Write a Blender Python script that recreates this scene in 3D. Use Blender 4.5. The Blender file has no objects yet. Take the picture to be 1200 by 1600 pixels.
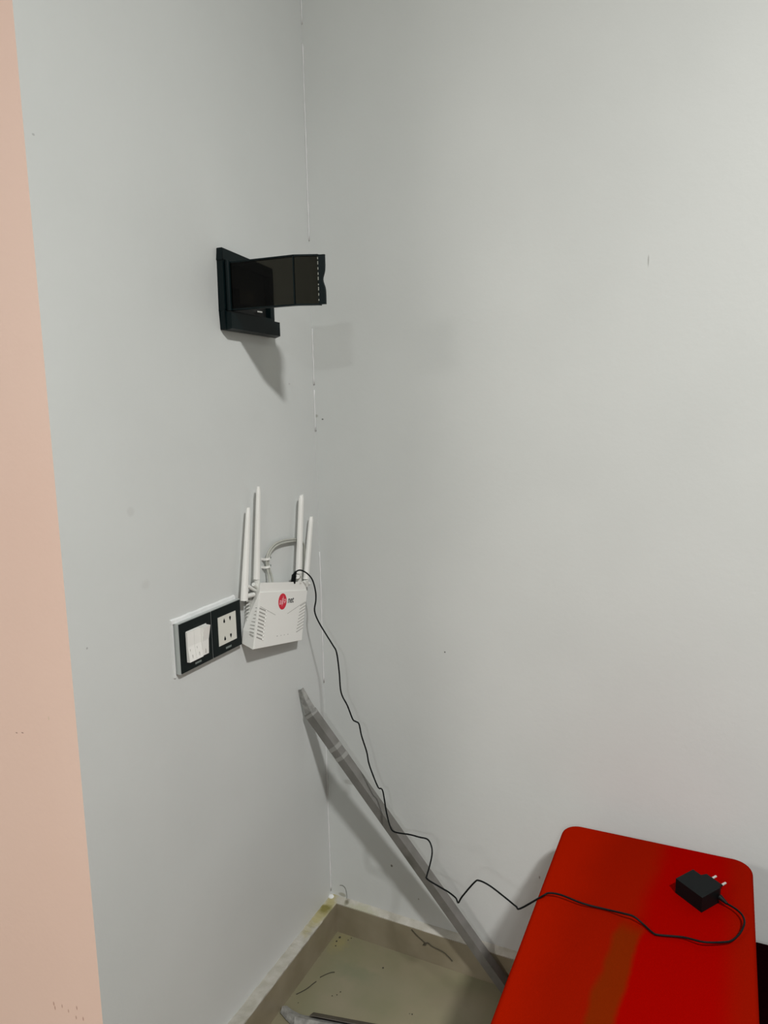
import bpy, bmesh, math, random
from mathutils import Vector, Matrix
C = bpy.context.scene.collection
scene = bpy.context.scene
random.seed(7)

# ------------------------------------------------------------------ camera
H = 1.29                                   # eye height above the floor (m)
FPX = 1195.0
Rm = Matrix(((0.89755218, 0.05312357, -0.43769621),
             (0.44048342, -0.15160711, 0.88486702),
             (-0.01935056, -0.98701224, -0.15947534)))   # camera (right, down, forward) -> room
cam = bpy.data.cameras.new('camera'); cam.sensor_fit = 'HORIZONTAL'; cam.sensor_width = 36
cam.lens = 36 * FPX / 1200; cam.clip_start = .02
co = bpy.data.objects.new('camera', cam); C.objects.link(co)
r, d, f = Rm.col[0], Rm.col[1], Rm.col[2]
co.matrix_world = Matrix(((r.x, -d.x, -f.x, 0), (r.y, -d.y, -f.y, 0), (r.z, -d.z, -f.z, H), (0, 0, 0, 1)))
scene.camera = co

# ------------------------------------------------------------------ light
scene.view_settings.view_transform = 'Standard'; scene.view_settings.look = 'None'
scene.view_settings.gamma = 1; scene.view_settings.use_curve_mapping = False
scene.view_settings.exposure = 0.0
w = bpy.data.worlds.new('world'); scene.world = w; w.use_nodes = True
w.node_tree.nodes['Background'].inputs[0].default_value = (.8, .85, .9, 1)
w.node_tree.nodes['Background'].inputs[1].default_value = .3
def lamp(name, loc, power, size, color, target=None):
    l = bpy.data.lights.new(name, 'AREA'); l.shape = 'DISK'; l.size = size; l.energy = power; l.color = color
    o = bpy.data.objects.new(name, l); C.objects.link(o); o.location = loc
    if target is not None:
        o.rotation_euler = (Vector(target) - Vector(loc)).to_track_quat('-Z', 'Y').to_euler()
    return o
lamp('ceiling_lamp_near', (.85, -.09, 2.68), 74, .19, (1, .99, .965))
lamp('ceiling_lamp_rear', (.72, -2.60, 2.68), 38, .22, (.97, 1, .985))
lamp('added_wall_fill', (-2.30, -2.10, 2.68), 84, 1.0, (1, .95, .89))  # added fill, no known fixture: lifts peach wall and right of back wall

S = .88; XL = -S; YB = 1.4458
def P(u, v, ax, val):
    """room point seen at (u, v) lying on the plane  axis ax = val  (z measured from the floor)"""
    q = Rm @ Vector((u - 600, v - 800, FPX))
    if ax == 2: val = val - H
    k = val / q[ax]
    return Vector((q.x * k, q.y * k, q.z * k + H))

# ------------------------------------------------------------------ helpers
def mat(name, col, rough=.6, metal=0, spec=.5, coat=0, **kw):
    m = bpy.data.materials.new(name); m.use_nodes = True
    b = m.node_tree.nodes['Principled BSDF']
    b.inputs['Base Color'].default_value = (*col, 1); b.inputs['Roughness'].default_value = rough
    b.inputs['Metallic'].default_value = metal; b.inputs['Specular IOR Level'].default_value = spec
    b.inputs['Coat Weight'].default_value = coat
    return m
def N(m): return m.node_tree.nodes, m.node_tree.links, m.node_tree.nodes['Principled BSDF']
def mottled(name, c1, c2, scale, rough=.6, bump=0, bscale=200, spec=.5, detail=6, contrast=(.35, .65), coat=0, stretch=None):
    m = mat(name, c1, rough, spec=spec, coat=coat); n, l, b = N(m)
    tc = n.new('ShaderNodeTexCoord'); src = tc.outputs['Object']
    if stretch:
        mp = n.new('ShaderNodeMapping'); mp.inputs['Scale'].default_value = stretch
        l.new(src, mp.inputs[0]); src = mp.outputs[0]
    t = n.new('ShaderNodeTexNoise'); t.inputs['Scale'].default_value = scale; t.inputs['Detail'].default_value = detail
    l.new(src, t.inputs['Vector'])
    rp = n.new('ShaderNodeValToRGB'); rp.color_ramp.elements[0].position = contrast[0]; rp.color_ramp.elements[1].position = contrast[1]
    rp.color_ramp.elements[0].color = (*c1, 1); rp.color_ramp.elements[1].color = (*c2, 1)
    l.new(t.outputs['Fac'], rp.inputs[0]); l.new(rp.outputs[0], b.inputs['Base Color'])
    if bump:
        t2 = n.new('ShaderNodeTexNoise'); t2.inputs['Scale'].default_value = bscale; t2.inputs['Detail'].default_value = 4
        l.new(src, t2.inputs['Vector'])
        bp = n.new('ShaderNodeBump'); bp.inputs['Strength'].default_value = bump; bp.inputs['Distance'].default_value = .002
        l.new(t2.outputs['Fac'], bp.inputs['Height']); l.new(bp.outputs[0], b.inputs['Normal'])
    return m
def spots(m, lst, sharp=.5):
    """small stains with a place and a size of their own, added over the base colour: (x,y,z, rx,ry,rz, (r,g,b), strength)"""
    n, l, b = N(m)
    cur = b.inputs['Base Color'].links[0].from_socket
    geo = n.new('ShaderNodeTexCoord')
    nz = n.new('ShaderNodeTexNoise'); nz.inputs['Scale'].default_value = 60; l.new(geo.outputs['Object'], nz.inputs['Vector'])
    for (p, rr, col, st) in lst:
        mp = n.new('ShaderNodeMapping'); mp.inputs['Location'].default_value = [-p[i] / rr[i] for i in range(3)]
        mp.inputs['Scale'].default_value = [1 / q for q in rr]
        l.new(geo.outputs['Object'], mp.inputs[0])
        ln = n.new('ShaderNodeVectorMath'); ln.operation = 'LENGTH'; l.new(mp.outputs[0], ln.inputs[0])
        ad = n.new('ShaderNodeMath'); ad.operation = 'ADD'; l.new(ln.outputs['Value'], ad.inputs[0])
        ml = n.new('ShaderNodeMath'); ml.operation = 'MULTIPLY_ADD'; ml.inputs[1].default_value = .9; ml.inputs[2].default_value = -.45
        l.new(nz.outputs['Fac'], ml.inputs[0]); l.new(ml.outputs[0], ad.inputs[1])
        mr = n.new('ShaderNodeMapRange'); mr.inputs['From Min'].default_value = 1 - sharp; mr.inputs['From Max'].default_value = 1
        mr.inputs['To Min'].default_value = st; mr.inputs['To Max'].default_value = 0
        l.new(ad.outputs[0], mr.inputs['Value'])
        mx = n.new('ShaderNodeMix'); mx.data_type = 'RGBA'
        l.new(mr.outputs[0], mx.inputs['Factor']); l.new(cur, mx.inputs['A']); mx.inputs['B'].default_value = (*col, 1)
        cur = mx.outputs['Result']
    l.new(cur, b.inputs['Base Color'])

def obj(name, bm, m, parent=None, smooth=False, bevel=0, segs=2):
    me = bpy.data.meshes.new(name)
    if bevel:
        bmesh.ops.bevel(bm, geom=[e for e in bm.edges if e.is_manifold and e.calc_face_angle(0) > .5], offset=bevel,
                        segments=segs, affect='EDGES', profile=.5, clamp_overlap=True)
    bmesh.ops.recalc_face_normals(bm, faces=bm.faces)
    if smooth:
        for fc in bm.faces: fc.smooth = True
    bm.to_mesh(me); bm.free()
    for q in (m if isinstance(m, (list, tuple)) else [m]): me.materials.append(q)
    if smooth == 'auto':
        me.set_sharp_from_angle(angle=math.radians(35))
    o = bpy.data.objects.new(name, me); C.objects.link(o)
    if parent is not None: o.parent = parent
    return o
def localise(root):
    """children were built in room coordinates: give the Empty its base place, keep them where they are"""
    for ch in list(root.children):
        ch.matrix_parent_inverse = Matrix.Translation(-root.location)
def thing(name, label, cat, loc, group=None):
    o = bpy.data.objects.new(name, None); o.empty_display_size = .05; C.objects.link(o); o.location = loc
    o['label'] = label; o['category'] = cat
    if group: o['group'] = group
    return o
def tag(o, label, cat, group=None, kind=None):
    if label: o['label'] = label
    if cat: o['category'] = cat
    if group: o['group'] = group
    if kind: o['kind'] = kind
    return o
def box(bm, a, b, midx=0):
    a = Vector(a); b = Vector(b)
    vs = [bm.verts.new((x, y, z)) for x in (a.x, b.x) for y in (a.y, b.y) for z in (a.z, b.z)]
    for q in ((0, 1, 3, 2), (4, 6, 7, 5), (0, 4, 5, 1), (2, 3, 7, 6), (0, 2, 6, 4), (1, 5, 7, 3)):
        bm.faces.new([vs[i] for i in q]).material_index = midx
    return vs
def hull2(bm, A, B, midx=0):
    """closed solid between two point loops of equal count"""
    a = [bm.verts.new(p) for p in A]; b = [bm.verts.new(p) for p in B]; n = len(a)
    bm.faces.new(a).material_index = midx; bm.faces.new(b[::-1]).material_index = midx
    for i in range(n):
        bm.faces.new((a[i], b[i], b[(i + 1) % n], a[(i + 1) % n])).material_index = midx
def smoothpath(pts, k=6):
    """Catmull-Rom through the points"""
    out = []
    n = len(pts)
    for i in range(n - 1):
        p0 = pts[max(i - 1, 0)]; p1 = pts[i]; p2 = pts[i + 1]; p3 = pts[min(i + 2, n - 1)]
        for j in range(k):
            t = j / k
            out.append(.5 * ((2 * p1) + (p2 - p0) * t + (2 * p0 - 5 * p1 + 4 * p2 - p3) * t * t + (3 * p1 - p0 - 3 * p2 + p3) * t ** 3))
    out.append(pts[-1].copy()); return out
def tube(bm, pts, rad, n=8, flat=1.0):
    rings = []; up = Vector((0, 0, 1)); nrm = None
    for i, p in enumerate(pts):
        t = (pts[min(i + 1, len(pts) - 1)] - pts[max(i - 1, 0)]).normalized()
        if nrm is None:
            nrm = t.cross(Vector((.3, .5, .81))).normalized()
        nrm = (nrm - t * nrm.dot(t)).normalized(); bn = t.cross(nrm)
        rr = rad(i / (len(pts) - 1)) if callable(rad) else rad
        rings.append([bm.verts.new(p + (nrm * math.cos(a) + bn * math.sin(a) * flat) * rr) for a in [2 * math.pi * j / n for j in range(n)]])
    for A, B in zip(rings, rings[1:]):
        for j in range(n): bm.faces.new((A[j], A[(j + 1) % n], B[(j + 1) % n], B[j]))
    bm.faces.new(rings[0][::-1]); bm.faces.new(rings[-1])
def cyl(bm, p, q, ra, rb=None, n=20):
    p = Vector(p); q = Vector(q); rb = ra if rb is None else rb
    t = (q - p).normalized(); a = t.orthogonal().normalized(); b = t.cross(a)
    A = [p + (a * math.cos(i * 2 * math.pi / n) + b * math.sin(i * 2 * math.pi / n)) * ra for i in range(n)]
    B = [q + (a * math.cos(i * 2 * math.pi / n) + b * math.sin(i * 2 * math.pi / n)) * rb for i in range(n)]
    hull2(bm, A, B)

# ------------------------------------------------------------------ materials
M = {}
M['paint'] = mottled('grey_wall_paint', (.575, .595, .585), (.605, .625, .615), 3, rough=.45, bump=.12, bscale=120, spec=.35)
M['paint_back'] = mottled('grey_back_wall_paint', (.575, .595, .585), (.605, .625, .615), 3, rough=.45, bump=.12, bscale=120, spec=.35)
M['pink'] = mottled('peach_wall_paint', (.86, .63, .54), (.88, .66, .57), 2, rough=.6, bump=.1, bscale=120)
M['ceiling'] = mat('ceiling_paint', (.50, .50, .49), .8)
M['wallx'] = mat('far_wall_paint', (.18, .18, .18), .7)
M['floor'] = mottled('polished_floor_tile', (.195, .187, .115), (.230, .206, .137), 9, rough=.28, bump=.03, bscale=40)
M['skirting'] = mottled('taupe_skirting_tile', (.22, .19, .128), (.275, .24, .17), 14, rough=.3)
M['grout'] = mottled('plaster_skirting_top', (.38, .365, .31), (.47, .455, .41), 40, rough=.8, bump=.4, bscale=150)
M['white'] = mat('white_plastic', (.80, .80, .77), .35)
M['white2'] = mat('satin_white_plastic', (.72, .73, .70), .45)
M['cream'] = mat('cream_socket_plastic', (.66, .66, .60), .3)
M['greyp'] = mottled('grey_router_case', (.38, .38, .36), (.45, .45, .43), 60, rough=.6)
M['slot'] = mat('vent_shadow_plastic', (.33, .33, .31), .8)
M['crease'] = mat('crease_shade', (.38, .38, .36), .6)
M['black'] = mat('black_rubber', (.003, .0045, .005), .5, spec=.12)
M['glass'] = mat('black_glass_plate', (.002, .006, .006), .25, spec=.15)
M['rim'] = mat('pale_plate_rim', (.42, .45, .44), .35)
M['print'] = mat('grey_print', (.16, .19, .18), .6)
M['red'] = mat('red_logo_print', (.62, .004, .03), .45)
M['logo'] = mat('pale_logo_print', (.80, .38, .42), .5)
M['ink'] = mat('black_print', (.03, .03, .03), .6)
M['boxp'] = mat('black_box_plastic', (.002, .007, .008), .38, spec=.16)
M['recess'] = mat('recess_plastic', (.003, .004, .004), .6)
M['module'] = mat('brown_grey_module', (.10, .085, .07), .5)
M['metal'] = mat('pin_metal', (.85, .83, .80), .25, metal=1)
M['cablewhite'] = mottled('pale_grey_cable', (.36, .37, .33), (.42, .43, .39), 80, rough=.5)
M['trim'] = mottled('grey_trim_plastic', (.135, .133, .12), (.175, .17, .16), 30, rough=.4, spec=.5)
M['trimend'] = mottled('dusty_clear_plastic', (.20, .20, .19), (.36, .36, .34), 70, rough=.45, contrast=(.4, .7))
M['trimdark'] = mottled('darker_trim_tone', (.055, .047, .038), (.075, .065, .052), 30, rough=.5)
M['tape'] = mat('clear_tape', (.26, .26, .245), .3)
M['caulk'] = mottled('white_corner_filler', (.66, .68, .68), (.72, .73, .73), 20, rough=.7)
M['dirt'] = mat('dark_dirt', (.05, .045, .03), .9)
M['maroon'] = mottled('dark_maroon_fabric', (.0035, .0003, .0008), (.005, .0004, .001), 200, rough=1, spec=0)

# smoked plastic: tinted see-through with a clear-coat reflection
def smoke():
    m = bpy.data.materials.new('smoked_plastic'); m.use_nodes = True; n = m.node_tree.nodes; l = m.node_tree.links
    n.remove(n['Principled BSDF']); out = n['Material Output']
    tr = n.new('ShaderNodeBsdfTransparent'); tr.inputs[0].default_value = (.205, .20, .175, 1)
    gl = n.new('ShaderNodeBsdfGlossy'); gl.inputs['Roughness'].default_value = .08
    fr = n.new('ShaderNodeFresnel'); fr.inputs[0].default_value = 1.22
    mx = n.new('ShaderNodeMixShader'); l.new(fr.outputs[0], mx.inputs[0]); l.new(tr.outputs[0], mx.inputs[1]); l.new(gl.outputs[0], mx.inputs[2])
    l.new(mx.outputs[0], out.inputs['Surface']); return m
M['smoke'] = smoke()

# red fabric with the nap brushed into darker and olive streaks
def red_fabric():
    m = mat('red_velour', (.2, .004, .001), .95, spec=0); n, l, b = N(m)
    tc = n.new('ShaderNodeTexCoord')
    nz = n.new('ShaderNodeTexNoise'); nz.inputs['Scale'].default_value = 11; nz.inputs['Detail'].default_value = 3
    l.new(tc.outputs['Object'], nz.inputs['Vector'])
    sx = n.new('ShaderNodeSeparateXYZ'); l.new(tc.outputs['Object'], sx.inputs[0])
    def math_(op, a_, b_=None, c_=None):
        q = n.new('ShaderNodeMath'); q.operation = op
        for i, v in enumerate((a_, b_, c_)):
            if v is None: continue
            if isinstance(v, (int, float)): q.inputs[i].default_value = v
            else: l.new(v, q.inputs[i])
        return q.outputs[0]
    # sideways distance from the worn streak, which bends with y; edges wander with the noise
    bend = math_('MULTIPLY', math_('MAXIMUM', math_('SUBTRACT', sx.outputs['Y'], .03), 0), .13)
    off = math_('SUBTRACT', math_('ADD', sx.outputs['X'], .029), bend)
    off = math_('MULTIPLY_ADD', math_('SUBTRACT', nz.outputs['Fac'], .5), .030, off)
    def ramp(fac, lo, hi, a_, b_):
        q = n.new('ShaderNodeMapRange'); q.inputs['From Min'].default_value = lo; q.inputs['From Max'].default_value = hi
        q.inputs['To Min'].default_value = a_; q.inputs['To Max'].default_value = b_; q.interpolation_type = 'SMOOTHSTEP'
        l.new(fac, q.inputs['Value']); return q.outputs[0]
    def mix(fac, A, B):
        q = n.new('ShaderNodeMix'); q.data_type = 'RGBA'
        for v, k in ((fac, 'Factor'), (A, 'A'), (B, 'B')):
            if isinstance(v, tuple): q.inputs[k].default_value = (*v, 1)
            else: l.new(v, q.inputs[k])
        return q.outputs['Result']
    left = mix(ramp(off, -.15, -.06, 0, 1), (.275, .007, .0004), (.215, .0055, .0005))
    base = mix(ramp(off, -.02, .02, 0, 1), left, (.245, .0009, .0002))
    base = mix(ramp(sx.outputs['X'], .105, .150, 0, 1), base, (.215, .0045, .0006))
    band = math_('MULTIPLY', ramp(math_('ABSOLUTE', off), .012, .024, 1, 0), ramp(sx.outputs['Y'], .15, .20, 1, 0))
    base = mix(math_('MULTIPLY', band, .9), base, (.145, .0150, .0008))
    l.new(base, b.inputs['Base Color'])
    t2 = n.new('ShaderNodeTexNoise'); t2.inputs['Scale'].default_value = 700; l.new(tc.outputs['Object'], t2.inputs['Vector'])
    bp = n.new('ShaderNodeBump'); bp.inputs['Strength'].default_value = .25; bp.inputs['Distance'].default_value = .001
    l.new(t2.outputs['Fac'], bp.inputs['Height']); l.new(bp.outputs[0], b.inputs['Normal'])
    return m
M['velour'] = red_fabric()

# marks on the walls and stains on floor and skirting, each with its own place and shape
def sp(u, v, ax, val, ry, rz, col, st): 
    p = P(u, v, ax, val); rr = [.02, .02, .02]
    if ax == 1: rr = [ry, .02, rz]
    elif ax == 0: rr = [.02, ry, rz]
    else: rr = [ry, rz, .02]
    return (p, rr, col, st)
spots(M['paint_back'], [sp(695, 1019, 1, YB, .0022, .0022, (.03, .03, .03), .9), sp(504, 655, 1, YB, .003, .002, (.05, .07, .06), .9),
      sp(493, 650, 1, YB, .009, .005, (.28, .28, .25), .7), sp(1013, 407, 1, YB, .0014, .012, (.33, .33, .32), .8),
      sp(612, 1353, 1, YB, .003, .0035, (.12, .11, .09), .9), sp(654, 1405, 1, YB, .002, .003, (.25, .23, .2), .8),
      sp(843, 1371, 1, YB, .0018, .004, (.2, .19, .17), .8), sp(545, 1222, 1, YB, .016, .008, (.38, .38, .36), .6),
      sp(475, 190, 1, YB, .002, .002, (.15, .15, .15), .8), sp(479, 325, 1, YB, .002, .002, (.12, .12, .12), .8),
      sp(535, 1398, 1, YB, .012, .006, (.30, .29, .22), .7)])
spots(M['paint'], [sp(205, 800, 0, XL, .010, .009, (.47, .47, .46), .35), sp(228, 915, 0, XL, .012, .01, (.47, .47, .46), .3),
      sp(52, 210, 0, XL, .003, .002, (.3, .3, .3), .6), sp(136, 1013, 0, XL, .002, .002, (.25, .25, .25), .6),
      sp(452, 600, 0, XL, .004, .003, (.4, .4, .4), .6)])
yp = .7472
spots(M['pink'], [sp(26, 1145, 1, yp, .003, .0012, (.30, .18, .14), .9), sp(35, 1145, 1, yp, .003, .0012, (.30, .18, .14), .9),
      sp(76, 1122, 1, yp, .001, .004, (.6, .5, .33), .6)] +
      [sp(u, v, 1, yp, .0018, .0045, (.50, .28, .22), .8) for u, v in ((84, 1568), (86, 1575), (97, 1572), (107, 1580), (120, 1575), (119, 1590), (130, 1592))])
spots(M['floor'], [sp(546, 1491, 2, 0, .10, .07, (.19, .19, .11), .6), sp(530, 1472, 2, 0, .030, .045, (.27, .24, .11), .7), sp(555, 1520, 2, 0, .07, .03, (.15, .165, .10), .5),
      sp(700, 1560, 2, 0, .06, .05, (.20, .17, .12), .5)], .8)
spots(M['grout'], [sp(505, 1430, 0, XL + .012, .10, .06, (.36, .32, .14), .85), sp(508, 1424, 0, XL + .012, .020, .03, (.17, .15, .03), .9),
      sp(565, 1425, 1, YB - .015, .05, .03, (.38, .38, .27), .7), sp(540, 1411, 1, YB - .015, .008, .006, (.12, .11, .07), .85)])

# ------------------------------------------------------------------ the setting
def struct(name, bm, m, **k):
    o = obj(name, bm, m, **k); o['kind'] = 'structure'; return o
CH = 2.75
bm = bmesh.new(); box(bm, (-2.6, yp, 0), (XL, 1.9, CH))
for fc in bm.faces:
    if abs(fc.calc_center_median().y - yp) < 1e-4: fc.material_index = 1
struct('wall_left', bm, [M['paint'], M['pink']], bevel=.0015, segs=2)
bm = bmesh.new(); box(bm, (XL, YB, 0), (2.7, YB + .12, CH)); struct('wall_back', bm, M['paint_back'])
bm = bmesh.new(); box(bm, (2.6, -3.4, 0), (2.72, YB, CH)); struct('wall_right', bm, M['wallx'])
bm = bmesh.new(); box(bm, (-2.72, -3.4, 0), (-2.6, 1.9, CH)); struct('wall_far_left', bm, M['wallx'])
bm = bmesh.new(); box(bm, (-2.72, -3.52, 0), (2.72, -3.4, CH)); struct('wall_rear', bm, M['wallx'])
bm = bmesh.new(); box(bm, (-2.72, -3.52, -.1), (2.72, 1.9, 0)); struct('floor', bm, M['floor'])
bm = bmesh.new(); box(bm, (-2.72, -3.52, CH), (2.72, 1.9, CH + .1)); struct('ceiling', bm, M['ceiling'])

SK = .073; T = .017
def skirting(name, a, b, along, t0=T, t1=T, wz=.004):
    o = bpy.data.objects.new(name, None); o.empty_display_size = .05; C.objects.link(o); o['kind'] = 'structure'
    bm = bmesh.new(); vs = box(bm, a, b)
    if along == 'y':
        for v in vs:
            if v.co.x < XL + .001 and v.co.z > SK - .001: v.co.z = SK - (.003 if v.co.y > 1.2 else .031)
            if v.co.x > XL + .001: v.co.x = XL + (t1 if v.co.y > 1.2 else t0)
    obj('skirting_tile', bm, M['skirting'], o, bevel=.0012)
    # irregular pale plaster along the top and where it meets the wall
    bm = bmesh.new(); n = 60
    pa, pb = [], []
    for i in range(n + 1):
        t = i / n; hh = SK + .0012 + random.random() * .0018
        if along == 'x':
            x = a[0] + (b[0] - a[0]) * t; w_ = T - .0005 - random.random() * .0015
            pa.append([bm.verts.new((x, YB, SK - .002)), bm.verts.new((x, YB, hh + .008)), bm.verts.new((x, YB - w_, hh)), bm.verts.new((x, YB - w_, SK - .002))])
        else:
            y = a[1] + (YB - a[1]) * t; w_ = t0 + (t1 - t0) * t - .0005 - random.random() * .0015
            pa.append([bm.verts.new((XL, y, SK - .034)), bm.verts.new((XL, y, hh + wz + (.004 - wz) * t)), bm.verts.new((XL + w_, y, hh)), bm.verts.new((XL + w_, y, SK - .002))])
    for A, B in zip(pa, pa[1:]):
        for j in range(4): bm.faces.new((A[j], A[(j + 1) % 4], B[(j + 1) % 4], B[j]))
    bm.faces.new(pa[0]); bm.faces.new(pa[-1][::-1])
    obj('plaster_edge', bm, M['grout'], o)
    return o
skirting('baseboard_back', (XL, YB - T, 0), (2.6, YB, SK), 'x')
skirting('baseboard_left', (XL, yp + .01, 0), (XL + T, YB - T, SK), 'y', .046, .026, -.022)
# ragged bead of filler down the corner, in three runs, and the blob above the skirting
bm = bmesh.new()
for z0, z1 in ((2.02, 2.3), (1.60, 1.985), (1.30, 1.42), (1.20, 1.29), (.62, .93), (.09, .50)):
    n = int((z1 - z0) / .012); ring = []
    for i in range(n + 1):
        z = z0 + (z1 - z0) * i / n; q = .0018 + random.random() * .0014
        ring.append([bm.verts.new((XL + .0001, YB - .0001, z)), bm.verts.new((XL + .0001, YB - q * .5, z)), bm.verts.new((XL + q * .5, YB - q * .45, z)), bm.verts.new((XL + q * 1.3, YB - .0001, z))])
    for A, B in zip(ring, ring[1:]):
        for j in range(4): bm.faces.new((A[j], A[(j + 1) % 4], B[(j + 1) % 4], B[j]))
    bm.faces.new(ring[0]); bm.faces.new(ring[-1][::-1])
bmesh.ops.create_icosphere(bm, subdivisions=2, radius=.008, matrix=Matrix.Translation((XL + .004, YB - .004, SK + .004)) @ Matrix.Diagonal((1.3, 1, .8, 1)))
struct('trim_1', bm, M['caulk'], smooth=True)

# ------------------------------------------------------------------ wall box with smoked flap
wb = thing('wall_box', 'small black wall box with its smoked flap swung open, high on the grey wall', 'wall box', (XL, 1.21, H + .10))
def WB(y, z, p): return Vector((XL + p, y, H + z))
TLy, TRy = 1.132, 1.288
def fz_top(y): return .2505 - .11 * (y - TLy)
def fz_bot(y): return .109 - .035 * (y - TLy)
def framequad(y0, y1, z0f, z1f, p): return [WB(y0, z0f(y0), p), WB(y1, z0f(y1), p), WB(y1, z1f(y1), p), WB(y0, z1f(y0), p)]
bm = bmesh.new()
lo = lambda y: fz_bot(y); hi = lambda y: fz_top(y)
ilo = lambda y: fz_bot(y) + .034; ihi = lambda y: fz_top(y) - .020
iy0, iy1 = TLy + .020, TRy - .014
for (y0, y1, a, b) in ((TLy, TRy, ihi, hi), (TLy, TRy, lo, ilo), (TLy, iy0, ilo, ihi), (iy1, TRy, ilo, ihi)):
    hull2(bm, framequad(y0, y1, a, b, 0), framequad(y0, y1, a, b, .013))
bmesh.ops.remove_doubles(bm, verts=bm.verts, dist=1e-5)
obj('frame', bm, M['boxp'], wb, bevel=.0015)
bm = bmesh.new(); hull2(bm, framequad(iy0, iy1, ilo, ihi, .0002), framequad(iy0, iy1, ilo, ihi, .002))
obj('recess', bm, M['recess'], wb)
bm = bmesh.new()
q0 = lambda y: .158; q1 = lambda y: .186 - .25 * max(0, y - 1.20)
hull2(bm, framequad(1.178, 1.222, q0, q1, .002), framequad(1.178, 1.222, q0, q1, .012))
obj('module', bm, M['module'], wb, bevel=.001)
bm = bmesh.new(); box(bm, WB(1.236, .1475, .002), WB(1.252, .1500, .009)); obj('glint_tab', bm, M['metal'], wb, bevel=.0005)  # metal tab added to give the recess its white glint
# protruding lower ledge with chamfered right end
bm = bmesh.new()
L0 = [WB(TLy + .002, fz_bot(TLy) - .0005, .010), WB(TRy + .004, fz_bot(TRy) - .002, .010), WB(TRy + .004, fz_bot(TRy) + .030, .010), WB(TLy + .002, fz_bot(TLy) + .033, .010)]
L1 = [WB(TLy + .003, fz_bot(TLy) + .002, .024), WB(TRy - .003, fz_bot(TRy) + .001, .026), WB(TRy - .003, fz_bot(TRy) + .027, .026), WB(TLy + .003, fz_bot(TLy) + .030, .024)]
hull2(bm, L0, L1); obj('ledge', bm, M['boxp'], wb, bevel=.0015)
# hinge rod at the near side
bm = bmesh.new(); cyl(bm, WB(1.139, .142, .018), WB(1.139, .228, .018), .005, n=12); obj('hinge', bm, M['boxp'], wb, smooth='auto')
# the flap: outer panel in two planes, turned edges, latch strip with thumb notch
zt_, zb_ = .2250, .1435
px_ = [(-.862, 1.140), (-.7245, 1.1400), (-.6885, 1.1580)]
bm = bmesh.new()
for (x0, y0), (x1, y1) in zip(px_, px_[1:]):
    nn = Vector((-(y1 - y0), (x1 - x0), 0)).normalized() * .0016
    A = [Vector((x0, y0, H + zb_)), Vector((x1, y1, H + zb_)), Vector((x1, y1, H + zt_)), Vector((x0, y0, H + zt_))]
    hull2(bm, A, [a + nn for a in A])
obj('flap_panel', bm, M['smoke'], wb)
bm = bmesh.new()       # rims of the tray, darker because seen edge-on
for z0, z1 in ((zb_ - .001, zb_ + .0016), (zt_ - .0016, zt_ + .001)):
    for (x0, y0), (x1, y1) in zip(px_, px_[1:]):
        A = [Vector((x0, y0 - .0004, H + z0)), Vector((x1, y1 - .0004, H + z0)), Vector((x1, y1 + .010, H + z0)), Vector((x0, y0 + .010, H + z0))]
        hull2(bm, A, [a + Vector((0, 0, z1 - z0)) for a in A])
box(bm, (-.7265, 1.1385, H + zb_), (-.7245, 1.1400, H + zt_))
obj('flap_rim', bm, M['boxp'], wb)
bm = bmesh.new()       # latch strip
x0, y0 = px_[-1]; prof = []
nz_ = 24
for i in range(nz_ + 1):
    t = i / nz_; z = zb_ + (zt_ - zb_) * t
    dip = .0045 * math.exp(-((t - .50) / .13) ** 2)
    prof.append((z, .012 - dip))
dv = Vector((.70, .08, 0)).normalized()
A = [Vector((x0, y0, H + z)) for z, _ in prof]; B = [Vector((x0, y0, H + z)) + dv * w_ for z, w_ in prof]
th = Vector((0, .004, 0)); 
va = [bm.verts.new(p) for p in A]; vb = [bm.verts.new(p) for p in B]; vc = [bm.verts.new(p + th) for p in A]; vd = [bm.verts.new(p + th) for p in B]
for i in range(nz_):
    bm.faces.new((va[i], vb[i], vb[i + 1], va[i + 1])); bm.faces.new((vd[i], vc[i], vc[i + 1], vd[i + 1]))
    bm.faces.new((vb[i], vd[i], vd[i + 1], vb[i + 1])); bm.faces.new((vc[i], va[i], va[i + 1], vc[i + 1]))
bm.faces.new((va[0], vc[0], vd[0], vb[0])); bm.faces.new((va[-1], vb[-1], vd[-1], vc[-1]))
obj('latch_strip', bm, M['boxp'], wb)
bm = bmesh.new()
for k in range(9):
    z = zb_ + .006 + k * .0085
    box(bm, (x0 - .0002, y0 - .0008, H + z), (x0 + .0008, y0, H + z + random.uniform(.002, .006)))
obj('scuffed_edge', bm, M['cablewhite'], wb)
localise(wb)

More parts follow.
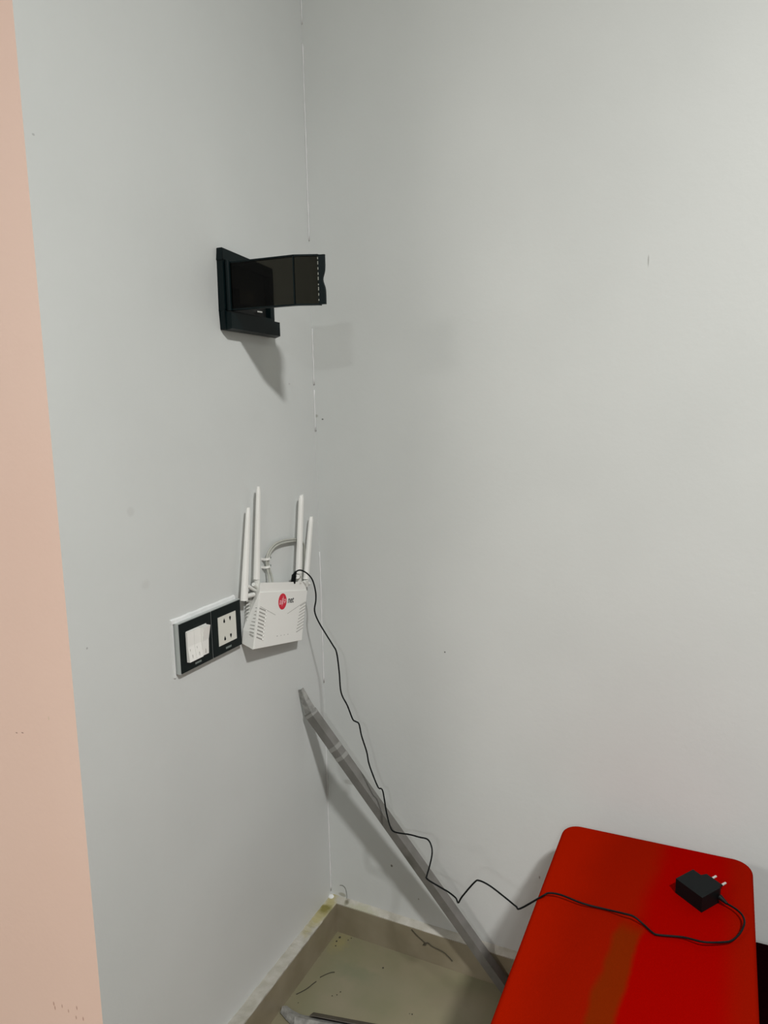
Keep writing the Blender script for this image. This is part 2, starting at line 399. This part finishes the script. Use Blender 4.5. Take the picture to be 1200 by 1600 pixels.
# ------------------------------------------------------------------ switch and socket plates
def plate(name, label, cat, y0, y1, group=None):
    z0, z1 = -.4755, -.3885
    t = thing(name, label, cat, (XL, (y0 + y1) / 2, H + (z0 + z1) / 2), group)
    bm = bmesh.new(); box(bm, (XL, y0 - .001, H + z0 - .0015), (XL + .0105, y1 + .001 if y1 > 1.1 else y1, H + z1 + .0015))
    obj('plate_rim', bm, M['rim'], t, bevel=.001)
    # dark glass front: a frame around the insert
    cy = (y0 + y1) / 2; a, b = y0 + .001, y1 - .001
    iy0_, iy1_, iz0, iz1 = cy - .0265, cy + .0265, -.4595, -.4050
    bm = bmesh.new()
    for (p, q, r_, s_) in ((a, b, iz1, z1), (a, b, z0, iz0), (a, iy0_, iz0, iz1), (iy1_, b, iz0, iz1)):
        box(bm, (XL + .0105, p, H + r_), (XL + .0125, q, H + s_))
    bmesh.ops.remove_doubles(bm, verts=bm.verts, dist=1e-5)
    obj('glass_front', bm, M['glass'], t)
    bm = bmesh.new()
    for k in range(6):   # tiny unreadable grey maker's line
        box(bm, (XL + .0125, cy - .007 + k * .0028, H - .4700), (XL + .0128, cy - .007 + k * .0028 + .0024, H - .4662))
    obj('maker_print', bm, M['print'], t)
    return t, cy
t, cy = plate('light_switch', 'black glass light switch plate with three white rockers, left of the socket', 'switch', .9625, 1.0475)
cy -= .006
bm = bmesh.new(); box(bm, (XL + .0105, cy - .0205, H - .4595), (XL + .0135, cy + .0325, H - .4050)); obj('rocker_base', bm, M['white2'], t)
for k in range(3):
    a = cy - .029 + .006 + k * .0178 + .0003; b = a + .0172
    top, bot = (.0175, .0205) if k < 2 else (.0250, .0180)
    mid = .0160 if k < 2 else .0185
    A = [Vector((XL + .0135, a, H - .4590)), Vector((XL + bot, a, H - .4585)), Vector((XL + mid + .001, a, H - .432)), Vector((XL + top, a, H - .4058)), Vector((XL + .0135, a, H - .4055))]
    bm = bmesh.new(); hull2(bm, A, [p + Vector((0, b - a, 0)) for p in A]); rk = obj('rocker', bm, M['white'], t, bevel=.0008)
    bm = bmesh.new(); c_ = (a + b) / 2
    xm = XL + (bot + (mid + .001 - bot) * .35)
    box(bm, (xm - .002, c_ - .0004, H - .4555), (xm + .0006, c_ + .0004, H - .4475))
    if k < 2: box(bm, (XL + mid, c_ - .004, H - .4405), (XL + mid + .0022, c_ - .0034, H - .4365))
    obj('marker', bm, M['slot'], rk)
localise(t)
t, cy = plate('power_socket', 'black glass socket plate with cream double outlet, beside the router', 'socket', 1.0485, 1.1335)
bm = bmesh.new(); box(bm, (XL + .0105, cy - .0262, H - .4592), (XL + .0130, cy + .0262, H - .4053)); obj('socket_insert', bm, M['cream'], t, bevel=.0006)
for (hy, hz, s_) in ((1.0825, -.4150, 1), (1.0997, -.4150, -1), (1.0825, -.4485, 1), (1.0997, -.4485, -1)):
    bm = bmesh.new()
    pts = [(0, .0046), (.0012, .002), (.0024, -.0012), (.0020, -.0040), (-.0018, -.0040), (-.0026, -.001), (-.0018, .0014)]
    A = [Vector((XL + .0126, hy + px * s_, H + hz + pz * s_)) for px, pz in pts]
    hull2(bm, A, [p + Vector((.0006, 0, 0)) for p in A]); obj('pin_hole', bm, M['black'], t)
localise(t)
# plaster edging left proud around the plates
bm = bmesh.new(); n = 30; ring = []
for i in range(n + 1):
    y = .955 + (1.130 - .955) * i / n; h0 = -.3870; h1 = h0 + .0075 + random.random() * .0008 - .0006 * abs(math.sin(i * .4)); q = .0035 + random.random() * .001
    ring.append([bm.verts.new((XL, y, H + h0)), bm.verts.new((XL + q, y, H + h0)), bm.verts.new((XL + q * .8, y, H + h1 - .002)), bm.verts.new((XL, y, H + h1))])
for A, B in zip(ring, ring[1:]):
    for j in range(4): bm.faces.new((A[j], A[(j + 1) % 4], B[(j + 1) % 4], B[j]))
bm.faces.new(ring[0]); bm.faces.new(ring[-1][::-1])
box(bm, (XL, .9555, H - .482), (XL + .003, .9590, H - .384))
struct('trim_2', bm, M['caulk'])

# ------------------------------------------------------------------ router
rt = thing('router', 'white router with four antennas hanging askew beside the black socket plates', 'router', (XL, 1.23, H - .45))
def W(u, v, p): return P(u, v, 0, XL + p)
F00 = W(395.3, 1015.0, .036); F10 = W(470.3, 1000.4, .026); F01 = W(406.9, 910.5, .029); F11 = W(476.5, 908.8, .022)
_n = (F10 - F00).cross(F01 - F00)
_eye = Vector((0, 0, H)); _d = F11 - _eye
F11 = _eye + _d * ((F00 - _eye).dot(_n) / _d.dot(_n))      # keep the front of the case flat
nF = (F10 - F00).cross(F01 - F00).normalized()
if nF.x < 0: nF = -nF
def F(a, b, h=0):
    return (F00 * (1 - a) + F10 * a) * (1 - b) + (F01 * (1 - a) + F11 * a) * b + nF * h
eU = (F10 - F00).normalized(); eV = (eU.cross(nF)).normalized()
if eV.z < 0: eV = -eV
# front shell: front outline and the set-back rear outline
front = [F(0, 0), F(1, 0), F(1.01, .30), F(1.05, .80), F(1.05, .86), F(1.0, 1.0), F(0, 1.0), F(0, .86), F(0, .24)]
back = [W(378.3, 1005.5, .004), W(466, 997, .004), W(470, 970, .004), W(476, 930, .004), W(476, 925, .004), W(472, 909, .004), W(400.5, 911, .008), W(395.5, 930, .008), W(379.6, 984, .004)]
bm = bmesh.new(); hull2(bm, front, back)
obj('front_shell', bm, M['white'], rt, bevel=.0012)
# raised front cover below the step
bm = bmesh.new()
A = [F(.004, .008), F(.995, .008), F(1.005, .30), F(1.045, .80), F(1.045, .85), F(.0, .85), F(0, .24)]
hull2(bm, A, [p + nF * .0022 for p in A]); obj('front_cover', bm, M['white'], rt, bevel=.0006)
# grey rear case with the side grille
bm = bmesh.new()
A = [W(380.5, 1002, .001), W(464, 992, .001), W(473, 915, .001), W(386, 925, .001), W(384, 935, .001)]
hull2(bm, A, [p + Vector((.009, 0, 0)) for p in A]); obj('rear_case', bm, M['greyp'], rt, bevel=.001)
bm = bmesh.new()
for k in range(8):
    p = W(385.2 + k * .1, 940 + k * 5.5, .0105); box(bm, p - Vector((.0006, .0005, .0009)), p + Vector((.0006, .012 - k * .0012, .0009)))
gr = obj('side_grille', bm, M['white2'], rt)
# ventilation slots, left and right of the front, and round the near side
fh = .0022
def bar3(bm, p, q, w_, h_, nrm):
    t_ = (q - p).normalized(); s_ = t_.cross(nrm).normalized() * w_ / 2
    A = [p - s_, p + s_, q + s_, q - s_]; hull2(bm, A, [x + nrm * h_ for x in A])
for k in range(9):
    b = .615 - k * .054
    bm = bmesh.new(); bar3(bm, F(.020, b, fh), F(.150 - .002 * k, b - .050, fh), .0024, .0003, nF); obj('vent_slot', bm, M['slot'], rt)
    bm = bmesh.new(); c_ = F(.160 - .002 * k, b - .054, fh)
    bmesh.ops.create_icosphere(bm, subdivisions=1, radius=.0022, matrix=Matrix.Translation(c_)); obj('vent_rib_end', bm, M['white'], rt, smooth=True)
    bm = bmesh.new(); bar3(bm, F(.90 - .006 * k, b - .025, fh), F(1.035 - .004 * k, b + .030, fh), .0013, .0003, nF); obj('vent_slot', bm, M['slot'], rt)
    fr_ = F(-.004, b + .01); bk = back[8].lerp(back[7], min(1, max(0, (b - .24) / .62)))
    sn = (bk - fr_).cross(F(0, .86) - F(0, .24)).normalized()
    if sn.y > 0: sn = -sn
    bm = bmesh.new(); bar3(bm, fr_.lerp(bk, .05) + sn * .0002, fr_.lerp(bk, .62 - .03 * k) + sn * .0002, .0010, .0005, sn); obj('vent_slot', bm, M['slot'], rt)
# V crease drawn as thin grey lines, its shade put into the colour
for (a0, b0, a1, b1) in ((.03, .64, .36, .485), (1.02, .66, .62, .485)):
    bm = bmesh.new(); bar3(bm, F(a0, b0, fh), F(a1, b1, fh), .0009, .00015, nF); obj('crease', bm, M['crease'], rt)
for i, (u, l_) in enumerate(((428.8, .0042), (434.7, .0024), (440, .0024), (445.8, .0030))):
    a = (u - 396.2) / (470.5 - 396.2); bm = bmesh.new(); c_ = F(a, .145 + 0 * i, fh)
    bar3(bm, c_ - eU * l_ / 2, c_ + eU * l_ / 2, .0011, .0003, nF); obj('indicator', bm, M['slot'], rt)
# logo: red disc with pale lettering, then the black word
CL = F(.487, .690, fh)
bm = bmesh.new()
ri = [CL + (eU * math.cos(i * math.pi / 20) + eV * math.sin(i * math.pi / 20)) * .0163 for i in range(40)]
hull2(bm, ri, [p + nF * .0002 for p in ri]); logo = obj('logo_disc', bm, M['red'], rt)
def text_mesh(name, body, size, origin, m, parent, shear=0, bold=0, sx=1, n0=None):
    cu = bpy.data.curves.new('t', 'FONT'); cu.body = body; cu.size = size; cu.shear = shear; cu.offset = bold
    cu.align_x = 'CENTER'; cu.align_y = 'CENTER'; cu.resolution_u = 3
    to = bpy.data.objects.new('t', cu); C.objects.link(to)
    dg = bpy.context.evaluated_depsgraph_get(); me = bpy.data.meshes.new_from_object(to.evaluated_get(dg))
    bpy.data.objects.remove(to); bpy.data.curves.remove(cu)
    for v in me.vertices:
        c_ = v.co.copy(); v.co = origin + eU * c_.x * sx + eV * c_.y + nF * .00005
    me.name = name; me.materials.clear(); me.materials.append(m)
    o = bpy.data.objects.new(name, me); C.objects.link(o); o.parent = parent; return o
text_mesh('lettering', 'ail\u0259', .0185, CL + nF * .0002, M['logo'], logo, shear=.2, bold=.0003)
bm = bmesh.new(); bar3(bm, CL - eV * .0095 - eU * .002 + nF * .0002, CL + eV * .0110 + eU * .0025 + nF * .0002, .0012, .00008, nF); obj('stroke', bm, M['logo'], logo)
text_mesh('lettering', 'net', .0180, CL + eU * .0325 + eV * .0015, M['ink'], rt, shear=.25, bold=.00045)
# antennas
def antenna(p, q, r0, r1, hp, tip):
    bm = bmesh.new(); n = 16; pts = [p + (q - p) * i / n for i in range(n + 1)]
    t_ = (q - p).normalized(); a = Vector((0, 1, 0)); a = (a - t_ * a.dot(t_)).normalized(); b = t_.cross(a)
    rings = []
    for i, c_ in enumerate(pts):
        u = i / n; rr = r0 + (r1 - r0) * u
        if i == n: rr *= .7
        rings.append([bm.verts.new(c_ + a * rr * math.copysign(abs(math.cos(x)) ** .6, math.cos(x)) + b * rr * .8 * math.copysign(abs(math.sin(x)) ** .6, math.sin(x))
                      - (t_ * tip * max(0, .5 - .5 * math.cos(x)) if i == n else Vector())) for x in [2 * math.pi * j / 20 for j in range(20)]])
    for A, B in zip(rings, rings[1:]):
        for j in range(20): bm.faces.new((A[j], A[(j + 1) % 20], B[(j + 1) % 20], B[j]))
    bm.faces.new(rings[0][::-1]); bm.faces.new(rings[-1])
    an = obj('antenna', bm, M['white'], rt, smooth='auto')
    bm = bmesh.new()
    for s0, s1, rr in hp: cyl(bm, s0, s1, rr, n=16)
    obj('hinge', bm, M['white2'], an, smooth='auto', bevel=.0004)
antenna(W(381.5, 938.5, .020), W(388, 793, .016), .0072, .0042, [(W(384, 932, .018), W(396, 929, .016), .0045), (W(387, 916, .016), W(398, 922, .014), .0035)], 0)
antenna(W(400.8, 905, .018), W(403.8, 760, .018), .0066, .0040, [(W(401, 904.5, .018), W(402, 917, .016), .0058), (W(396, 913, .018), W(403, 918, .018), .004)], 0)
antenna(W(466.5, 896, .020), W(471, 772.5, .018), .0068, .0056, [(W(466.5, 896.5, .020), W(467, 910, .018), .0058), (W(465, 901, .028), W(468, 901, .014), .0045)], .004)
antenna(W(478, 905, .016), W(486.5, 806.5, .014), .0066, .0050, [(W(478, 905, .016), W(478, 915, .012), .0056), (W(474, 910, .014), W(483, 912, .014), .004)], .002)
localise(rt)

# pale network cables looping up behind the antennas
def cable(name, pts, rad, m, label, group=None, cat='cable'):
    bm = bmesh.new(); tube(bm, smoothpath(pts, 8), rad, 8); o = obj(name, bm, m, smooth=True)
    return tag(o, label, cat, group)
cable('network_cable', [W(421.3, 914, .016), W(420, 900, .013), W(417.2, 885, .009), W(416.5, 873, .009), W(421, 860, .009), W(431, 849, .009), W(445, 844, .009), W(462, 842.5, .009), W(472, 846, .009), W(476, 862, .009), W(474, 912, .008)], .0023, M['cablewhite'],
      'pale grey network cable, outer one of the loop above the router')
cable('network_cable', [W(427, 914, .016), W(424, 899, .013), W(419.7, 885, .009), W(419, 873, .009), W(424, 861, .009), W(433, 852, .009), W(446, 847.5, .009), W(462, 845.5, .009), W(470, 850, .009), W(472, 864, .009), W(470, 912, .008)], .0023, M['cablewhite'],
      'pale grey network cable, inner one of the loop above the router')
for (v, which) in ((873, 'upper'), (885.5, 'lower')):
    u = 417.8
    ct = thing('cable_clip', which + ' of two white clips holding the network cables above the router', 'cable clip', W(u, v, 0), 'white clips on the network cables')
    bm = bmesh.new(); c_ = W(u, v, .009); c_.x = XL
    A = [c_ + Vector((0, -.0085, -.0022)), c_ + Vector((.011, -.0070, -.0022)), c_ + Vector((.0135, -.003, -.0022)), c_ + Vector((.0135, .003, -.0022)), c_ + Vector((.011, .0070, -.0022)), c_ + Vector((0, .0085, -.0022)),
         c_ + Vector((0, .0065, -.0022)), c_ + Vector((.0105, .005, -.0022)), c_ + Vector((.0118, 0, -.0022)), c_ + Vector((.0105, -.005, -.0022)), c_ + Vector((0, -.0065, -.0022))]
    hull2(bm, A, [p + Vector((0, 0, .0044)) for p in A]); obj('clip_body', bm, M['white'], ct)
    bm = bmesh.new(); cyl(bm, c_ + Vector((.0, .0112, 0)), c_ + Vector((.008, .0112, 0)), .0012, n=8); cyl(bm, c_ + Vector((.008, .0112, 0)), c_ + Vector((.009, .0112, 0)), .0022, n=10)
    box(bm, c_ + Vector((0, .008, -.0018)), c_ + Vector((.006, .0125, .0018)))
    obj('nail', bm, M['print'], ct); localise(ct)

# ------------------------------------------------------------------ power adapter, its lead and plug
ZS = .45      # height of the stool top
ad = thing('power_adapter', 'black plug-in power adapter lying on the red stool, its lead trailing to the router', 'adapter', P(1090, 1390, 2, ZS))
AT = .0265
a_, b_, c_, d_ = [P(u, v, 2, ZS + AT) for u, v in ((1083, 1358.3), (1056, 1372.5), (1097.3, 1403), (1125, 1391))]
d_ = a_ + (c_ - b_) * 1.0
dn = Vector((0, 0, -AT + .0005))
bm = bmesh.new(); hull2(bm, [a_, b_, c_, d_], [p + dn for p in (a_, b_, c_, d_)]); obj('housing', bm, M['black'], ad, bevel=.002, segs=3)
la = (c_ - b_).normalized(); sa = (a_ - b_).normalized()
e0 = a_ + (d_ - a_) * .26; e1 = a_ + (d_ - a_) * .98
A = [e0 - Vector((0, 0, .002)), e1 - Vector((0, 0, .002)), e1 - la * .006 + sa * .013 - Vector((0, 0, .002)), e0 + la * .004 + sa * .013 - Vector((0, 0, .002))]
bm = bmesh.new(); hull2(bm, A, [p - Vector((0, 0, AT - .006)) for p in A]); obj('plug_base', bm, M['black'], ad, bevel=.002, segs=3)
for k in (.17, .83):
    s0 = (A[3] * (1 - k) + A[2] * k) - Vector((0, 0, .009))
    bm = bmesh.new(); cyl(bm, s0 - sa * .001, s0 + sa * .009, .0021, n=12); pn = obj('pin', bm, M['black'], ad, smooth='auto')
    bm = bmesh.new(); cyl(bm, s0 + sa * .009, s0 + sa * .019, .0022, n=12); obj('pin_tip', bm, M['metal'], pn, smooth='auto', bevel=.0006)
EX = P(1126.5, 1403, 2, ZS + .013)
bm = bmesh.new(); cyl(bm, EX - la * .003, P(1136, 1412, 2, ZS + .0085), .0048, .0022, n=14); obj('strain_relief', bm, M['black'], ad, smooth='auto')
# lead: from the adapter over the stool, through the air, up to the router
seat = [(1136, 1412, .0085), (1150, 1420.5, .009), (1160.5, 1431, .010), (1163, 1443, .010), (1157, 1457, .007), (1146, 1468, .007), (1133, 1472, .008), (1100, 1472, .010), (1068, 1464.5, .005),
        (1030, 1461, .003), (1020, 1457.5, .003), (1006, 1445, .004), (991, 1432.5, .010), (975, 1427.5, .010), (945, 1420.5, .004), (910, 1411.5, .007), (877, 1398.5, .009), (858, 1395.5, .009), (847, 1400.5, .006)]
pts = [P(u, v, 2, ZS + h_) for u, v, h_ in seat]
air = [(813, 1419.5), (806, 1416), (790, 1403), (766, 1384.5), (749, 1376), (741, 1379), (722, 1401), (716, 1410.5), (712, 1403), (701, 1394), (690, 1387.5), (668, 1374), (667, 1368), (671, 1354), (675, 1335), (674, 1322), (668, 1311.5), (655, 1308), (640, 1304), (617, 1300),
       (610, 1292), (604, 1270), (599, 1240), (596, 1232.5), (590, 1228.5), (577, 1195), (573, 1175), (565, 1150), (561, 1131.5), (556, 1127.5), (551, 1123.5), (543, 1103), (533, 1082), (530, 1050), (526, 1020), (520, 1008), (510, 992), (497, 970), (491.5, 954), (493.5, 938)]
ys0 = pts[-1].y; n = len(air)
for i, (u, v) in enumerate(air):
    t_ = (i + 1) / n; y = ys0 + (1.345 - ys0) * min(1, (t_ * 1.8) ** .8)
    pts.append(P(u, v, 1, y))
for u, v, p in ((493, 924, .052), (488.5, 907, .048), (481, 897, .044), (472, 891.5, .040), (466, 891.3, .034), (462, 894, .026)): pts.append(W(u, v, p))
bm = bmesh.new(); tube(bm, smoothpath(pts, 5), .0016, 8); ld = obj('lead', bm, M['black'], ad, smooth=True)
bm = bmesh.new(); tube(bm, [W(462.3, 893, .026), W(460.2, 898, .022), W(459.6, 899, .022), W(457.8, 911, .018)], lambda t_: .0024 + .0028 * min(1, t_ * 1.6), 12); obj('barrel_plug', bm, M['black'], ld, smooth='auto')
localise(ad)

# ------------------------------------------------------------------ the red stool and the dark bench behind it
def rrect(w_, l_, r_, n=8, bulge=0):
    out = []
    for cx, cy_, a0 in ((w_ / 2 - r_, l_ / 2 - r_, 0), (-w_ / 2 + r_, l_ / 2 - r_, 90), (-w_ / 2 + r_, -l_ / 2 + r_, 180), (w_ / 2 - r_, -l_ / 2 + r_, 270)):
        for i in range(n + 1):
            a = math.radians(a0 + 90 * i / n); out.append((cx + r_ * math.cos(a), cy_ + r_ * math.sin(a)))
    return out
def cushion(bm, w_, l_, r_, z0, z1, er, n=8):
    levels = [(0, z0 + er, 0)]
    prof = [(er, z0)] + [(er * (1 - math.sin(a)), z0 + er * (1 - math.cos(a))) for a in [math.pi / 2 * i / 4 for i in range(1, 5)]] + \
           [(er * (1 - math.cos(a)), z1 - er * (1 - math.sin(a))) for a in [math.pi / 2 * i / 5 for i in range(0, 6)]]
    rings = []
    for inset, z in prof:
        rings.append([bm.verts.new((x, y, z)) for x, y in rrect(w_ - 2 * inset, l_ - 2 * inset, max(r_ - inset, .002), n)])
    N_ = len(rings[0])
    for A, B in zip(rings, rings[1:]):
        for j in range(N_): bm.faces.new((A[j], A[(j + 1) % N_], B[(j + 1) % N_], B[j]))
    bm.faces.new(rings[0][::-1]); bm.faces.new(rings[-1])
ang = math.radians(2.0)
st = thing('stool', 'long red upholstered stool with rounded corners carrying the black power adapter', 'stool', (0, 0, 0))
SW, SL = .330, .86
st.location = (-.1385 + math.sin(ang) * SL / 2, 1.3885 - math.cos(ang) * SL / 2, 0); st.rotation_euler = (0, 0, ang)
bm = bmesh.new(); cushion(bm, SW, SL, .032, ZS - .09, ZS, .009); obj('seat', bm, M['velour'], st, smooth='auto')
bm = bmesh.new(); tube(bm, [Vector((x, y, ZS - .092)) for x, y in rrect(SW - .004, SL - .004, .03)] + [Vector((SW / 2 - .002, SL / 2 - .031, ZS - .092))], .003, 6); obj('piping', bm, M['velour'], st, smooth=True)
bm = bmesh.new(); cushion(bm, SW - .012, SL - .012, .028, .03, ZS - .094, .004); obj('upholstered_base', bm, M['velour'], st, smooth='auto')
for sx in (-1, 1):
    for sy in (-1, 1):
        bm = bmesh.new(); cyl(bm, (sx * (SW / 2 - .04), sy * (SL / 2 - .05), 0), (sx * (SW / 2 - .04), sy * (SL / 2 - .05), .032), .016, .02); obj('foot', bm, M['black'], st, smooth='auto')
bn = thing('bench', 'low dark maroon upholstered bench against the back wall, right of the red stool', 'bench', (0, 0, 0))
BW, BL = .60, .95; BH = .286
bn.location = (.0455 + BW / 2 + math.sin(ang) * BL / 2 - .010, 1.400 - math.cos(ang) * BL / 2 + .022, 0); bn.rotation_euler = (0, 0, ang)
bm = bmesh.new(); cushion(bm, BW, BL, .006, BH - .08, BH, .008); obj('seat', bm, M['maroon'], bn, smooth='auto')
bm = bmesh.new(); cushion(bm, BW - .006, BL - .006, .006, .03, BH - .082, .004); obj('upholstered_base', bm, M['maroon'], bn, smooth='auto')
for sx in (-1, 1):
    for sy in (-1, 1):
        bm = bmesh.new(); cyl(bm, (sx * (BW / 2 - .04), sy * (BL / 2 - .05), 0), (sx * (BW / 2 - .04), sy * (BL / 2 - .05), .032), .016, .02); obj('foot', bm, M['black'], bn, smooth='auto')

# ------------------------------------------------------------------ grey corner-trim strips
def vprofile(bm, pts, wid, ref, th=.0016, tilt=0):
    """angle profile swept along pts; ridge towards ref"""
    rings = []
    for i, p in enumerate(pts):
        t_ = (pts[min(i + 1, len(pts) - 1)] - pts[max(i - 1, 0)]).normalized()
        n_ = (ref - p); n_ = (n_ - t_ * n_.dot(t_)).normalized()
        n_ = Matrix.Rotation(tilt, 3, t_) @ n_
        s_ = t_.cross(n_); w_ = wid[i] if isinstance(wid, list) else wid
        rings.append([bm.verts.new(p + q) for q in (n_ * w_ * .45, s_ * w_ - n_ * w_ * .55, s_ * (w_ - th) - n_ * (w_ * .55 + th * .6), n_ * (w_ * .45 - th * 1.4), -s_ * (w_ - th) - n_ * (w_ * .55 + th * .6), -s_ * w_ - n_ * w_ * .55)])
    for A, B in zip(rings, rings[1:]):
        for j in range(6): bm.faces.new((A[j], A[(j + 1) % 6], B[(j + 1) % 6], B[j]))
    bm.faces.new(rings[0][::-1]); bm.faces.new(rings[-1])
eye = Vector((0, 0, H))
t0 = P(470, 1077, 0, XL + .006); t1 = P(484.5, 1112, 0, XL + .024); t2 = Vector((-.422, YB - .040, .016))
ts = thing('trim_strip', 'grey plastic corner trim strip leaning diagonally in the corner, its top against the wall', 'trim strip', t2 * Vector((1, 1, 1)).x if False else (t2.x, t2.y, 0))
bm = bmesh.new(); vprofile(bm, [t1 + (t2 - t1) * k / 10 for k in range(11)], .0150, eye); obj('strip', bm, M['trim'], ts)
bm = bmesh.new(); vprofile(bm, [t0, t0 * .5 + t1 * .5, t1 + (t2 - t1) * .012], [.0065, .0095, .0130], eye); obj('mitred_end', bm, M['trimend'], ts)
bm = bmesh.new()
for k0, k1 in ((.005, .014), (.125, .138), (.160, .172)):
    vprofile(bm, [t1 + (t2 - t1) * k0, t1 + (t2 - t1) * k1], .0156, eye, th=.0022)
obj('tape_band', bm, M['tape'], ts)
localise(ts)
f1 = P(461, 1592, 2, .012); f0 = P(442, 1574, 2, .012); f2 = f1 + Vector((.40, .085, 0))
fs = thing('trim_strip', 'grey plastic corner trim strip lying on the floor, cut off by the bottom of the photo', 'trim strip', (f1.x, f1.y, 0))
up_ref = Vector((f1.x, f1.y - .6, 2.0))
bm = bmesh.new(); vprofile(bm, [f1 + (f2 - f1) * k / 10 for k in range(11)], .0155, up_ref); 
fo = obj('strip', bm, M['trimend'], fs)
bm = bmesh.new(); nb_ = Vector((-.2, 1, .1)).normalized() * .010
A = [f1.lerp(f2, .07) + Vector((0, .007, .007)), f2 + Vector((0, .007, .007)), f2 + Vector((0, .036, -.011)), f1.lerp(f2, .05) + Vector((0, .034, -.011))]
hull2(bm, A, [p + Vector((0, .0012, .0016)) for p in A]); obj('back_leg', bm, M['trimdark'], fs)  # back leg coloured darker than the rest of the strip
bm = bmesh.new(); vprofile(bm, [f0, f0 * .5 + f1 * .5, f1 + (f2 - f1) * .02], [.009, .011, .0145], up_ref); obj('mitred_end', bm, M['trimend'], fs)
localise(fs)

# ------------------------------------------------------------------ bits of debris
def wisp(name, label, pts, rad, cat):
    bm = bmesh.new(); tube(bm, smoothpath([Vector(p) for p in pts], 5), rad, 6); return tag(obj(name, bm, M['dirt'], smooth=True), label, cat)
yk = YB - T - .002
wisp('wire_scrap', 'thin dark wisp of wire clinging to the back skirting tile', [P(643, 1452, 1, yk), P(652, 1462, 1, yk), P(662, 1471, 1, yk), P(666, 1476, 1, yk - .002), P(661, 1476, 1, yk), P(668, 1473, 1, yk), P(676, 1479, 1, yk), P(692, 1487, 1, yk), P(701, 1495, 1, yk), P(707, 1502, 1, yk)], .0008, 'scrap')
wisp('wire_scrap', 'short dark wisp on the floor near the left skirting, farther one', [P(500, 1527, 2, .001), P(508, 1523, 2, .001), P(517, 1519.5, 2, .0012), P(523, 1519, 2, .001)], .0009, 'scrap')
wisp('wire_scrap', 'longer dark wisp on the floor beside the left skirting, nearer one', [P(463, 1553.5, 2, .001), P(474, 1548, 2, .001), P(482, 1543, 2, .002), P(488, 1538, 2, .0012), P(494, 1533.5, 2, .001)], .0010, 'scrap')
wisp('wire_scrap', 'faint curl of thread on the back wall just above the skirting corner', [P(531, 1383, 1, YB - .001), P(536, 1384, 1, YB - .001), P(540, 1389, 1, YB - .001), P(542, 1400, 1, YB - .001), P(541, 1408, 1, YB - .001)], .0004, 'scrap')
bm = bmesh.new()
for u, v, r_ in ((598.5, 1512.5, .0022), (532, 1550, .0016), (526.5, 1554.5, .0014), (519, 1556, .0014), (644, 1585, .0018), (466, 1567, .0012), (531, 1465, .003), (526, 1471, .0024), (524.5, 1478, .0018), (549, 1466, .0014), (544, 1469, .0014), (640, 1584, .001)):
    p = P(u, v, 2, .0005); bmesh.ops.create_icosphere(bm, subdivisions=1, radius=r_, matrix=Matrix.Translation(p + Vector((0, 0, r_ * .3))) @ Matrix.Diagonal((1, 1, .5, 1)))
tag(obj('crumbs', bm, M['dirt']), 'scattered dark crumbs of dirt on the floor near the corner', 'dirt', kind='stuff')
